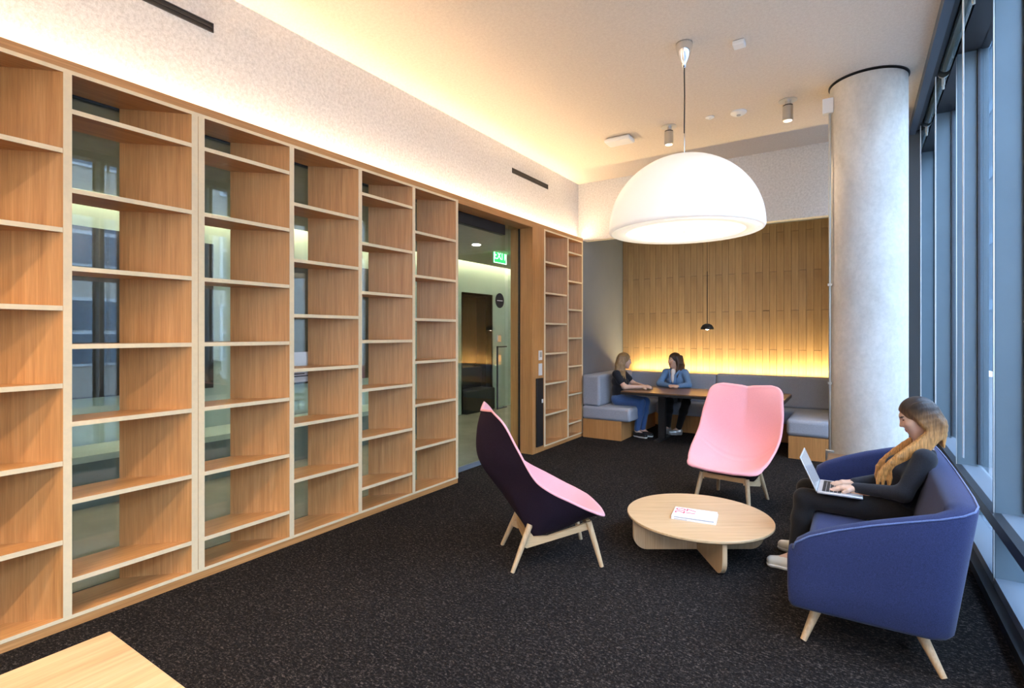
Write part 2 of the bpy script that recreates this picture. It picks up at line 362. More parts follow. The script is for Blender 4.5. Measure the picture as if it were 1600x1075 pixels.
for i, (x, y) in enumerate([(-5.2, 9.0), (-5.0, 6.6), (-5.2, 4.4), (-5.2, 2.2), (-5.2, 0.2)]):
    t = thing('lobby_downlight', 'recessed round downlight in the lobby ceiling, %s from the exit sign' % ('farthest', 'nearest', 'second', 'third', 'fourth')[i], 'downlight', (x, y, 3.0), group='lobby downlights')
    obj('trim_ring', MB().lathe([(.06, -.004), (.075, -.006), (.078, 0), (.06, 0)], n=20), white_p, t)
    obj('lens', MB().lathe([(0.001, -.0075), (.06, -.0075)], n=20), plain('downlight_lens', (1, .9, .8), .5, emit=(1, .98, .90), es=170), t)
ex = thing('exit_sign', 'green lit EXIT sign hanging from the lobby ceiling', 'exit sign', (-5.2, 7.54, 2.82))
ex.rotation_euler = (0, 0, math.radians(0))
obj('panel', MB().box(-.006, .006, -.19, .19, 0, .26), plain('green_exit_panel', (.01, .25, .06), .3, emit=(.02, .55, .12), es=.9), ex)
obj('housing', MB().box(-.03, .03, -.21, .21, .26, .30), nickel, ex)
gl = plain('glowing_green_letters', (.4, 1, .5), .4, emit=(.35, 1, .45), es=2.2)
tm = text_mesh('EXIT', .19); tm.materials.append(gl)
lt = obj('lettering', tm, None, ex); lt.rotation_euler = (PI / 2, 0, PI / 2); lt.location = (.008, 0, .125)
fr = MB()
for a, b, c, e in ((-.19, .19, 0, .012), (-.19, .19, .248, .26), (-.19, -.178, 0, .26), (.178, .19, 0, .26)): fr.box(.006, .009, a, b, c, e)
obj('border', fr, gl, ex)
for s in (-1, 1): obj('arrow', MB().prism([(s * .172, .13), (s * .150, .16), (s * .150, .10)], .006, .009, axis='x'), gl, ex)

# ------------------------------------------------------------------ window wall on the right
XW = .70; PIT = 1.42
for k in range(8):
    y1 = 8.55 - k * PIT; y0 = y1 - PIT
    r = sroot('window_%d' % (7 + k), (XW, y0, 0))
    obj('mullion', MB().box(0, .20, PIT - .03, PIT + .03, .0, 3.93), metal_blue, r, bevel=.004, segs=1)
    obj('mullion_cap', MB().box(-.006, 0, PIT - .032, PIT - .022, .1, 3.9), nickel, r)
    obj('pane', MB().box(.142, .152, .03, PIT - .03, .53, 3.92), glass_out, r)
    obj('lower_pane', MB().box(.142, .152, .03, PIT - .03, .12, .45), glass_out, r)
    obj('transom', MB().box(-.02, .03, 0, PIT, .44, .515), metal_dark, r)
    obj('ledge', MB().box(.03, .16, .03, PIT - .03, .45, .515), metal_ledge, r)
    obj('glazing_bead', MB().box(.128, .142, PIT - .06, PIT - .03, .53, 3.92).box(.128, .142, .03, .06, .53, 3.92), metal_dark, r)
    obj('sill', MB().box(0, .16, .0, PIT, .02, .12), metal_ledge, r)
    obj('base_channel', MB().box(-.05, 0, 0, PIT, 0, .06), black_m, r)
    obj('head', MB().box(-.0, .2, .0, PIT, 3.92, 4.12), metal_dark, r)
struct('trim_8', MB().box(.50, .56, Y0, 8.6, 3.86, 4.15), plain('navy_metal_fascia', (.10, .125, .16), .4, .4))
struct('trim_9', MB().box(.56, .70, Y0, 8.6, 4.11, 4.15), metal_dark)
struct('trim_10', MB().box(.56, .60, Y0, 8.6, 3.90, 3.95), metal_dark)
struct('wall_right_end', MB().box(.5, .9, 8.6, 9.2, 0, 4.15), metal_blue)
blind_lab = ['farthest roller blind, behind the concrete column', 'roller blind at the far window beside the concrete column', 'roller blind above the second window right of the column', 'third roller blind along the windows, above the sofa', 'nearest roller blind at the top right corner of the room']
for k, (ya, yb) in enumerate(((7.28, 8.5), (5.97, 7.2), (4.53, 5.86), (2.9, 4.42))):
    t = thing('roller_blind', blind_lab[k], 'blind', (.645, ya, 3.90), group='roller blinds along the windows')
    L = yb - ya
    obj('tube', MB().tube([(0, 0, 0), (0, L, 0)], .036, 20), plain('dark_green_blind_roll', (.045, .065, .065), .25), t, smooth=True)
    obj('bracket', MB().tube([(0, .02, -.03), (0, .02, -.10)], .013, 10).tube([(0, .02, -.10), (0, .02, -.135)], .009, 8), plain('clear_plastic', (.55, .58, .55), .2), t, smooth=True)
    obj('end_cap', MB().tube([(0, -.012, 0), (0, .012, 0)], .042, 20), nickel, t, smooth=True)
    ch = MB(); x = -.055; n = 150
    for yy in (-.008, .014): ch.tube([(x, yy, -.02), (x, yy, -3.12)], .0034, 6)
    obj('chain', ch, plain('white_bead_chain', (.75, .78, .8), .4), t)

# street and the building opposite, seen only through and in the glass
struct('ground_street', MB().box(.9, 30, -20, 30, -.35, -.25), plain('asphalt', (.16, .16, .165), .9))
fb = thing('building', 'cream street building with white windows seen only reflected in the glass', 'building', (11, 4, -.25))
obj('facade', MB().box(0, 4, -22, 22, 0, 9.5), plain('cream_render', (.55, .47, .38), .85), fb)
obj('cornice', MB().box(-.3, .2, -22.2, 22.2, 9.3, 9.7), plain('white_trim', (.75, .75, .73), .7), fb)
pane_m = plain('dark_street_pane', (.12, .16, .2), .1); wt = MATS['white_trim']
wm = mesh('window', MB().box(-.06, 0, -.8, .8, 0, 2.0), wt); pm = mesh('pane', MB().box(-.08, -.06, -.32, .32, 0, .85), pane_m)
for r_ in range(3):
    for k in range(10):
        wv = obj('window', wm, None, fb, loc=(0, -19.8 + 4.4 * k, .9 + 2.9 * r_))
        for sx in (-1, 1):
            for sz in (0, 1): obj('pane', pm, None, wv, loc=(0, sx * .37, .08 + sz * .97))

gb = thing('building', 'blue grey glass office block far down the street', 'building', (5.5, 27, -.25))
obj('facade', MB().box(0, 10, 0, 70, 0, 30), plain('blue_grey_cladding', (.022, .040, .058), .7, spec=.1), gb)
bm_ = mesh('band', MB().box(-.06, 0, 0, 70, 0, .5), plain('pale_blue_band', (.05, .08, .11), .7, spec=.1))
for k in range(9): obj('floor_band', bm_, None, gb, loc=(0, 0, 3.2 * k + 3))
# ------------------------------------------------------------------ ceiling fittings
def slot(label, ya, yb):
    t = thing('air_diffuser', label, 'air vent', (-3.67, ya, 3.68), group='black slot diffusers on the felt wall')
    L = yb - ya
    obj('frame', MB().box(0, .008, 0, L, .026, .032).box(0, .008, 0, L, -.032, -.026).box(0, .008, 0, .006, -.03, .03).box(0, .008, L - .006, L, -.03, .03), metal_dark, t)
    obj('slot', MB().box(.0, .002, 0, L, -.03, .03), black, t); obj('blade', MB().box(.001, .006, 0, L, -.004, .002), metal_dark, t)
slot('black slot air diffuser near the top left corner of the felt wall', .55, 1.876); slot('short black slot diffuser above the glass door', 5.594, 6.52)
for x, y, lb in ((-1.782, 5.966, 'small metal cylinder spotlight left of the column, above the dome lamp'), (-.578, 5.953, 'small metal cylinder spotlight beside the concrete column'), (-.578, 1.5, 'added unseen cylinder spotlight nearest the camera on the window side'), (-1.782, 1.5, 'added unseen cylinder spotlight nearest the camera on the bookcase side'), (-.578, -1.4, 'added unseen cylinder spotlight at the front end, window side'), (-1.782, -1.4, 'added unseen cylinder spotlight at the front end, middle of the ceiling'), (-2.7, -1.4, 'added unseen cylinder spotlight at the front end, bookcase side')):  # all but the first two are out of view, added for more warm light
    t = thing('spotlight', lb, 'spotlight', (x, y, CEIL), group='ceiling cylinder spots')
    obj('plate', MB().lathe([(.001, -.006), (.085, -.006), (.085, 0)], n=28), nickel, t, smooth=True)
    obj('neck', MB().lathe([(.03, -.006), (.03, -.05)], n=20), nickel, t, smooth=True)
    obj('ring', MB().lathe([(.046, -.05), (.046, -.06)], n=20), black_m, t, smooth=True)
    obj('barrel', MB().lathe([(.046, -.06), (.05, -.062), (.05, -.20), (.042, -.205)], n=24), nickel, t, smooth=True)
    obj('lens', MB().lathe([(.001, -.2055), (.04, -.206)], n=20), plain('spot_lens', (1, .9, .8), .4, emit=(1, .82, .6), es=1.2), t)
    sd = bpy.data.lights.new('spot_beam', 'SPOT'); sd.energy = 55 if y > 3 else (70 if y > 0 else 190); sd.spot_size = math.radians(95 if y > 0 else 150); sd.spot_blend = 1; sd.shadow_soft_size = .04; sd.color = (1, .80, .58)
    so_ = bpy.data.objects.new('spot_beam', sd); so_.location = (x, y, CEIL - .215); COL.objects.link(so_)
t = thing('smoke_detector', 'white round smoke detector between the two ceiling spotlights', 'smoke detector', (-1.045, 5.976, CEIL))
obj('base', MB().lathe([(.08, 0), (.08, -.014), (.055, -.03), (.001, -.032)], n=32), white_p, t, smooth=True); obj('sensor', MB().lathe([(.02, -.031), (.02, -.04), (.001, -.04)], n=16), plain('grey_sensor', (.4, .4, .4), .5), t)
t = thing('ceiling_sensor', 'tiny white round disc on the ceiling left of the smoke detector', 'sensor', (-1.331, 5.945, CEIL))
obj('cover', MB().lathe([(.045, 0), (.045, -.008), (.03, -.016), (.001, -.017)], n=24), white_p, t, smooth=True); obj('nub', MB().lathe([(.01, -.016), (.008, -.024), (.001, -.024)], n=12), white_p, t)
t = thing('access_point', 'white square wireless access point on the ceiling left of the lamp', 'access point', (-2.384, 5.99, CEIL))
obj('case', MB().box(-.16, .16, -.10, .10, -.06, -.008), white_p, t, bevel=.02, segs=3); obj('mount', MB().box(-.12, .12, -.07, .07, -.01, 0), plain('grey_mount', (.3, .3, .3), .6), t)
t = thing('ceiling_sensor', 'small square white sensor on the ceiling right of the lamp cable', 'sensor', (-.789, 4.537, CEIL))
obj('case', MB().box(-.045, .045, -.045, .045, -.04, -.004), white_p, t, bevel=.006); obj('mount', MB().box(-.04, .04, -.04, .04, -.005, 0), plain('grey_mount', (.3, .3, .3), .6), t)

# dome pendant
def lamp_mat(name, top, bot, s):
    m, nt, p = nodes(name); p.inputs['Base Color'].default_value = (.85, .83, .8, 1); p.inputs['Roughness'].default_value = .25
    p.inputs['Emission Color'].default_value = (*top, 1); p.inputs['Emission Strength'].default_value = s; return m
prof = [(.012, .615)] + [(.6 * math.sin(a), .03 + .585 * math.cos(a)) for a in np.linspace(.06, PI / 2, 26)] + [(.599, .018), (.592, .006), (.578, 0)]
DOME = lamp_mat('opal_dome', (1, .86, .70), None, .17)
def dome_lamp(label, loc):
    lp = thing('pendant_lamp', label, 'pendant lamp', loc, group='white dome pendants')
    obj('dome', MB().lathe(prof, n=72), DOME, lp, smooth='all')
    obj('rim', MB().lathe([(.578, 0), (.5, -.004), (.462, -.002), (.455, .012)], n=72), lamp_mat('opal_rim', (1, .88, .68), None, .27), lp, smooth='all')
    obj('diffuser', MB().lathe([(.455, .012), (.001, .02)], n=72), lamp_mat('opal_diffuser', (1, .78, .50), None, .16), lp, smooth='all')
    obj('finial', MB().lathe([(.018, .018), (.022, .008), (.012, .0), (.001, -.002)], n=20), nickel, lp, smooth=True)
    obj('stem', MB().tube([(0, 0, .61), (0, 0, .80)], .006), chrome, lp, smooth=True)
    obj('cable', MB().tube([(0, 0, .78), (.004, 0, 1.1), (0, 0, 1.40)], .005), black, lp, smooth=True)
    obj('canopy', MB().lathe([(.012, 1.33), (.016, 1.36), (.03, 1.39), (.055, 1.45), (.066, 1.50), (.066, 1.53)], n=32), chrome, lp, smooth='all')
dome_lamp('big white glowing dome pendant lamp hanging over the coffee table', (-1.167, 4.322, 2.42))
dome_lamp('second white dome pendant lamp, above the foreground table', (-1.3, -.5, 2.42))

t = thing('pendant_lamp', 'small black half dome pendant lamp above the alcove table', 'pendant lamp', (-1.85, 8.1, 1.66))
obj('shade', MB().lathe([(.012, .085), (.03, .083), (.065, .065), (.088, .03), (.093, 0), (.089, 0), (.083, .03), (.06, .06), (.01, .075)], n=32), black_m, t, smooth='all')
obj('bulb', MB().lathe([(.001, -.012), (.02, -.005), (.03, .015), (.02, .045), (.001, .06)], n=20), plain('small_bulb', (1, .9, .8), .3, emit=(1, .82, .6), es=12), t, smooth='all')
obj('rod', MB().tube([(0, 0, .08), (0, 0, .86)], .006), black_m, t, smooth=True); obj('cord', MB().tube([(0, 0, .86), (0, 0, 1.66)], .003), black, t, smooth=True)

# ------------------------------------------------------------------ column with conduit
CXc, CYc, CR = .09, 5.93, .305
t = thing('column', 'round bare concrete column beside the windows', 'column', (CXc, CYc, 0))
obj('shaft', MB().lathe([(CR, 0), (CR, 3.93)], n=72), concrete, t, smooth=True)
obj('shadow_gap', MB().lathe([(CR + .012, 3.942), (CR + .012, 3.952), (CR, 3.952)], n=72), black_m, t)
ang = math.atan2(5.80 - CYc, -.215 - CXc)
cxp, cyp = CXc + (CR + .02) * math.cos(ang), CYc + (CR + .02) * math.sin(ang)
t = thing('conduit', 'thin grey cable conduit running up the left side of the column', 'conduit', (cxp, cyp, 0))
obj('pipe', MB().tube([(0, 0, .5), (0, 0, 3.72)], .011), steel, t, smooth=True)
obj('clip', MB().box(-.018, .018, -.018, .018, 2.05, 2.07), steel, t); obj('clip', MB().box(-.018, .018, -.018, .018, 1.12, 1.14), steel, t)
obj('junction_box', MB().box(-.06, .03, -.03, .03, 3.68, 3.82), white_p, t, bevel=.004); obj('outlet_box', MB().box(-.035, .035, -.03, .03, .40, .50), steel, t, bevel=.006)

# ------------------------------------------------------------------ alcove seating and table
def cushion(name, x0, x1, y0, y1, z0, z1, par, r=.045):
    return obj(name, MB().box(x0, x1, y0, y1, z0, z1), grey_f, par, bevel=r, segs=4)
bl = thing('bench', 'grey cushioned oak bench at the left, under the woman in black', 'bench', (-3.2, 8.2, 0))
obj('base', MB().box(-.34, .28, -.80, .78, 0, .285), oak_z, bl); cushion('seat_cushion', -.355, .425, -.81, .78, .285, .49, bl)
cushion('back_cushion', -.355, -.06, -.81, .615, .487, .965, bl, .04)
bb = thing('bench', 'long grey bench along the wood panelled wall behind the table', 'bench', (-1.9, 8.8, 0))
obj('base', MB().box(-.85, 1.84, -.18, .30, 0, .285), oak_z, bb); 
cushion('seat_cushion', -.86, .02, -.30, .22, .285, .49, bb); cushion('seat_cushion', .025, 1.84, -.30, .22, .285, .49, bb)
cushion('back_cushion', -1.59, .018, .02, .19, .487, .94, bb, .035); cushion('back_cushion', .022, 1.84, .02, .19, .487, .955, bb, .035)
br = thing('bench', 'short grey bench with oak base beside the concrete column', 'bench', (-.42, 8.0, 0))
obj('base', MB().box(-.31, .36, -.42, .48, 0, .285), oak_z, br); cushion('seat_cushion', -.335, .36, -.43, .495, .285, .50, br, .05)
tb = thing('dining_table', 'long brown table with black edge in the alcove', 'table', (-1.86, 7.9, 0))
obj('top', MB().box(-1.07, 1.09, -.48, .48, .728, .745), walnut, tb, bevel=.002, segs=1); obj('edge', MB().box(-1.075, 1.095, -.485, .485, .695, .728), black_m, tb)
for x in (-.6, .6):
    obj('leg', MB().box(x - .05, x + .05, -.04, .04, .02, .695), black_m, tb); obj('foot', MB().box(x - .05, x + .05, -.3, .3, 0, .02), black_m, tb)

st_ = thing('side_table', 'low brown wooden side table between the sofa and the column', 'table', (-.02, 5.29, 0))
obj('top', MB().box(-.19, .19, -.20, .20, .505, .53), walnut, st_, bevel=.006)
for sx in (-1, 1):
    for sy in (-1, 1): obj('leg', MB().tube([(sx * .15, sy * .16, .505), (sx * .16, sy * .17, 0)], [.018, .012], 10), walnut, st_, smooth=True)
obj('shelf', MB().box(-.15, .15, -.16, .16, .18, .195), walnut, st_)

# ------------------------------------------------------------------ foreground table
ft = thing('side_table', 'light wood tabletop corner in the bottom left foreground', 'table', (-1.355, -.17, 0))
obj('top', MB().box(-.45, .45, -.80, .802, .712, .74), beech_y, ft, bevel=.003, segs=1)
for sx in (-1, 1):
    for sy in (-1, 1): obj('leg', MB().box(sx * .36 - .03, sx * .36 + .03, sy * .7 - .03, sy * .7 + .03, 0, .712), beech_z, ft, bevel=.004)
for sy in (-1, 1): obj('apron', MB().box(-.33, .33, sy * .7 - .012, sy * .7 + .012, .62, .712), beech_x, ft)

# ------------------------------------------------------------------ round coffee table
ct = thing('coffee_table', 'low round light wood coffee table on crossed panels', 'coffee table', (-.985, 4.03, 0), math.radians(33.5))
R = .515; ZT = .252
obj('top', MB().lathe([(.001, ZT - .024), (R - .012, ZT - .024), (R, ZT - .014), (R, ZT - .003), (R - .003, ZT), (.001, ZT)], n=96), beech_x, ct, smooth=True)
def cross(ax):
    hw = .485; rr = .10; pts = [(-hw, ZT - .024)]
    for k in range(9): a = PI + k * PI / 16; pts.append((-hw + rr + rr * math.cos(a), rr + rr * math.sin(a)))
    pts2 = [(-x, z) for x, z in reversed(pts)]
    return MB().prism(pts + pts2, -.016, .016, axis=ax)
obj('panel', cross('y'), beech_z, ct); obj('panel', cross('x'), beech_z, ct)
mg = thing('magazine', 'white magazines with red 2017 lettering stacked on coffee table', 'magazine', (-.995, 3.965, ZT), math.radians(8))
mgm = plain('white_paper', (.82, .81, .80), .5); red = plain('crimson_ink', (.62, .03, .10), .5)
obj('cover', MB().box(-.15, .15, -.11, .11, .011, .021), mgm, mg); obj('lower_issue', MB().box(-.15, .155, -.118, .108, 0, .010), mgm, mg)
obj('spine_print', MB().box(-.13, .14, -.1105, -.1102, .013, .019).box(-.13, -.04, -.1185, -.1182, .003, .007), plain('grey_ink', (.35, .35, .4), .5), mg)
for s, x in (('20', -.10), ('17', -.025)):
    tm = text_mesh(s, .10, extrude=.0002); tm.materials.append(red)
    o = obj('lettering', tm, None, mg); o.location = (x, .03, .0214); o.rotation_euler = (0, 0, PI / 2); o.scale = (1.25, 1, 1)

# ------------------------------------------------------------------ lounge chairs
def chair_meshes():
    vv = [0, .15, .3, .45, .6, .8, .92, 1.0]
    sS = smooth_table(vv, [.355, .20, .02, -.15, -.29, -.405, -.452, -.475]); sZ = smooth_table(vv, [.355, .315, .290, .33, .49, .80, .975, 1.065])
    rS = smooth_table(vv, [.33, .20, .06, -.07, -.175, -.295, -.375, -.435]); rZ = smooth_table(vv, [.368, .43, .505, .575, .66, .87, 1.02, 1.085])
    wW = smooth_table(vv, [.27, .335, .362, .372, .375, .365, .325, .235])
    oS = smooth_table(vv, [.34, .14, -.05, -.16, -.335, -.515, -.52, -.492]); oZ = smooth_table(vv, [.345, .265, .215, .215, .455, .735, .93, 1.05])
    NV, NT = 56, 33
    def endw(v):
        a = 1.0
        if v > .86: a = math.sqrt(max(0, 1 - ((v - .86) / .14) ** 2)) * .36 + .64
        if v < .12: a = math.sqrt(max(0, 1 - ((.12 - v) / .12) ** 2)) * .25 + .75
        return a
    W0 = lambda v: (wW(v) if .12 < v < .86 else (wW(.86) if v >= .86 else wW(.12))) * endw(v)
    inner, outer = [], []
    for i in range(NV + 1):
        v = i / NV; ri, ro = [], []
        for j in range(NT):
            t = -1 + 2 * j / (NT - 1); a = abs(t)
            fold = max(0, min(1, (v - .62) / .3)); fold = fold * fold * (3 - 2 * fold)
            bi = (1 - fold) * a ** 2.2 + fold * (.85 * a + .15 * a ** 2)
            crest = -.010 * math.exp(-(t / .16) ** 2) * fold
            puff = .022 * (1 - a ** 6) * (1 - .8 * fold)
            s_ = sS(v) + (rS(v) - sS(v)) * bi; z_ = sZ(v) + (rZ(v) - sZ(v)) * bi + crest
            # tilt the front lip down and puff the pad
            ri.append((s_ + puff * .3 * (1 if v > .5 else 0), t * W0(v), z_ + puff * (.6 if v < .5 else .2)))
            bk = max(0, min(1, (v - .45) / .25)); bk = bk * bk * (3 - 2 * bk); bo = bk * a ** 1.25 + (1 - bk) * max(0, (a - .42) / .58) ** 1.15
            ro.append((oS(v) + (rS(v) - .008 - oS(v)) * bo, t * (W0(v) + .006), oZ(v) + (rZ(v) - .012 - oZ(v)) * bo))
        inner.append(ri); outer.append(ro)
    # rim roll
    loop_i = [inner[0][j] for j in range(NT)] + [inner[i][-1] for i in range(1, NV + 1)] + [inner[-1][j] for j in range(NT - 2, -1, -1)] + [inner[i][0] for i in range(NV - 1, 0, -1)]
    loop_o = [outer[0][j] for j in range(NT)] + [outer[i][-1] for i in range(1, NV + 1)] + [outer[-1][j] for j in range(NT - 2, -1, -1)] + [outer[i][0] for i in range(NV - 1, 0, -1)]
    pad = MB(); pad.grid(inner)
    c = Vector((0, 0, .55)); rows_ = [loop_i]
    for f in (.33, .66, 1.0):
        row = []
        for p, q in zip(loop_i, loop_o):
            p_, q_ = Vector(p), Vector(q); m_ = p_.lerp(q_, f); outd = (p_ - c); outd.normalize()
            row.append(tuple(m_ + outd * .014 * math.sin(PI * min(f, .85))))
        rows_.append(row)
    rows_ = [r + [r[0]] for r in rows_]
    pad.grid(rows_)
    # close the underside of the pad so that it is a solid cushion
    under = [[(p[0] * .75 + q[0] * .25, p[1] * .985, p[2] * .75 + q[2] * .25) for p, q in zip(a, b)] for a, b in zip(inner, outer)]
    pad.grid(under, flip=True)
    shell = MB(); shell.grid(outer)
    lip = [[p] for p in loop_o]
    shell.grid([[p for p in r] for r in [[tuple(Vector(p).lerp(Vector(q), -.05)) for p, q in zip(loop_o, loop_i)] + [tuple(Vector(loop_o[0]).lerp(Vector(loop_i[0]), -.05))], rows_[-1]]])
    inn2 = [[(p[0] * .22 + q[0] * .78, q[1] * .98, p[2] * .22 + q[2] * .78) for p, q in zip(a, b)] for a, b in zip(inner, outer)]
    shell.grid(inn2)
    return mesh('seat_pad', pad, pink_f, 'all'), mesh('shell', shell, plum_f, 'all')
pad_me, shell_me = chair_meshes()
def leg_me(s0, s1, z0, u0, u1):
    return MB().tube([(s0, u0, z0), (s0 + (s1 - s0) * .5, u0 + (u1 - u0) * .5, z0 * .5), (s1, u1, 0)], [.021, .019, .014], 14)
frame_parts = []
for sd in (-1, 1):
    frame_parts.append(('leg', mesh('leg', leg_me(.235, .315, .30, sd * .20, sd * .245), beech_z, True)))
    frame_parts.append(('leg', mesh('leg', leg_me(-.175, -.305, .30, sd * .19, sd * .235), beech_z, True)))
    pl_ = [(-.19, .30), (-.215, .22), (-.235, .16), (-.20, .14), (.25, .245), (.25, .30), (.14, .262), (-.05, .212), (-.15, .212), (-.18, .255)]
    rail = MB(); n = len(pl_)
    vs = [(s, sd * .185 - .011, z) for s, z in pl_] + [(s, sd * .185 + .011, z) for s, z in pl_]
    rail.add(vs, [list(range(n))[::-1], list(range(n, 2 * n))] + [(i, (i + 1) % n, n + (i + 1) % n, n + i) for i in range(n)])
    frame_parts.append(('side_rail', mesh('side_rail', rail, beech_x)))
frame_parts.append(('crossbar', mesh('crossbar', MB().box(.225, .25, -.19, .19, .262, .305), beech_y)))
frame_parts.append(('crossbar', mesh('crossbar', MB().box(-.205, -.182, -.19, .19, .17, .225), beech_y)))
def chair(label, loc, rz):
    t = thing('lounge_chair', label, 'chair', loc, rz, 'pink lounge chairs around the coffee table')
    obj('shell', shell_me, None, t); obj('seat_pad', pad_me, None, t)
    for nm, me in frame_parts: obj(nm, me, None, t)
    return t
chair('pink lounge chair turned to show its dark aubergine back, beside bookcases', (-1.858, 3.315, 0), math.atan2(.41, .445))
chair('pink lounge chair facing the camera behind the coffee table', (-.985, 5.31, 0), math.atan2(-.99, -.122))

# ------------------------------------------------------------------ blue sofa
def sofa():
    YC = 3.97
    t = thing('sofa', 'blue fabric sofa with curved back in front of the windows', 'sofa', (.1, YC, 0))
    # half outline of the outer top edge, from arm front to the middle of the back: x, y, top height, lean at bottom (x,y), thickness
    st = [(-.272, -.925, .505, .0, .01, .085), (-.262, -.93, .54, .0, .012, .09), (-.20, -.935, .585, 0, .015, .09), (-.08, -.938, .64, 0, .02, .09), (.06, -.94, .692, 0, .022, .09), (.20, -.938, .735, .01, .024, .095),
          (.32, -.93, .768, .03, .024, .10), (.405, -.905, .792, .055, .03, .11), (.452, -.855, .805, .075, .02, .12), (.474, -.77, .81, .082, .01, .125), (.482, -.6, .81, .085, 0, .13), (.486, -.3, .81, .085, 0, .13), (.488, 0, .81, .085, 0, .13)]
    full = st + [(x, -y, h, lx, -ly, th) for x, y, h, lx, ly, th in st[-2::-1]]
    pts = [Vector((x, y)) for x, y, *_ in full]; N = len(full); rowsP = []; pip = []; pip2 = []
    for i, (x, y, h, lx, ly, th) in enumerate(full):
        d = (pts[min(i + 1, N - 1)] - pts[max(i - 1, 0)]).normalized(); nrm = Vector((-d.y, d.x))   # inward
        if i in (0, N - 1): nrm = Vector((0, 1 if i == 0 else -1))
        o = pts[i]; inn = o + nrm * th; bot = o - Vector((lx, -ly)) if True else o
        bot = Vector((x - lx, y + ly)); depth = .10 if abs(y) < .84 else .02
        ib = inn + nrm * depth
        r = .028
        prof = [(bot + nrm * .05, .185), (bot + nrm * .015, .19), (bot, .21)] + [(bot.lerp(o, f), .21 + (h - r - .21) * f) for f in (.3, .65, 1)] + \
               [(o + nrm * .006, h - r * .45), (o + nrm * .022, h - .004), (o + nrm * th * .5, h + .004), (inn - nrm * .02, h - .006), (inn, h - r)] + [(inn.lerp(ib, f), h - r + (.33 - h + r) * f) for f in (.35, .7, 1)]
        rowsP.append([(p.x - .1, p.y, z) for p, z in prof])
        pip.append((o.x - .1 + nrm.x * .004, o.y + nrm.y * .004, h - r * .35))
    mb = MB(); mb.grid(rowsP)
    for k, sgn in ((0, -1), (-1, 1)):     # rounded arm fronts
        base = rowsP[k]; cen = Vector((sum(p[0] for p in base) / len(base), sum(p[1] for p in base) / len(base), sum(p[2] for p in base) / len(base)))
        prev = base; acc = [base]
        for f, dx in ((.97, -.012), (.88, -.022), (.6, -.028), (.05, -.03)):
            acc.append([tuple(cen.lerp(Vector(p), f) + Vector((dx, 0, 0))) for p in base])
        mb.grid(acc)
    obj('arms_and_back', mb, blue_f, t, smooth='all')
    obj('piping', MB().tube(pip, .0045, 8), fabric('blue_piping', (.10, .14, .30)), t, smooth='all')
    obj('seat', MB().box(-.345, .27, -.83, .83, .225, .41), blue_f, t, bevel=.05, segs=4)
    obj('underframe', MB().box(-.335, .25, -.86, .86, .19, .235), blue_f, t, bevel=.015)
    for sy in (-1, 1):
        obj('leg', MB().tube([(-.25, sy * .74, .21), (-.332, sy * .846, 0)], [.029, .015], 16), beech_z, t, smooth=True)
        obj('leg', MB().tube([(.13, sy * .74, .21), (.24, sy * .838, 0)], [.029, .014], 16), beech_z, t, smooth=True)
sofa()

# ------------------------------------------------------------------ laptop on the sofa woman's lap
lt = thing('laptop', 'open silver laptop on the lap of the woman on the sofa', 'laptop', (-.09, 4.13, .555), 0)
alu = plain('silver_aluminium', (.72, .73, .75), .32, .6)
obj('base', MB().box(-.125, .125, -.17, .17, 0, .014), alu, lt, bevel=.004, segs=2)
kb = MB()
for r_ in range(5):
    for c_ in range(13): kb.box(-.098 + r_ * .0215, -.098 + r_ * .0215 + .0185, -.143 + c_ * .022, -.143 + c_ * .022 + .019, .0142, .0158)
o = obj('keys', kb, black, lt); o['kind'] = 'stuff'
obj('trackpad', MB().box(.035, .105, -.05, .05, .0141, .0146), plain('grey_trackpad', (.55, .56, .58), .3), lt)
sc = MB(); a = math.radians(24)   # screen leaning back beyond upright
def scr(u, v, w_): return (-.125 - math.sin(a) * u - math.cos(a) * w_, v, .012 + math.cos(a) * u - math.sin(a) * w_)
def slab(u0, u1, v0, v1, w0, w1):
    vs = [scr(u, v, w_) for w_ in (w0, w1) for v in (v0, v1) for u in (u0, u1)]
    return MB().add(vs, [(0, 2, 3, 1), (4, 5, 7, 6), (0, 1, 5, 4), (2, 6, 7, 3), (0, 4, 6, 2), (1, 3, 7, 5)])
lid = obj('lid', slab(0, .235, -.17, .17, 0, .006), alu, lt, bevel=.002, segs=1)
obj('screen', slab(.012, .226, -.16, .16, -.0008, 0), plain('laptop_screen', (.02, .02, .03), .15, emit=(.5, .6, .75), es=.25), lid)

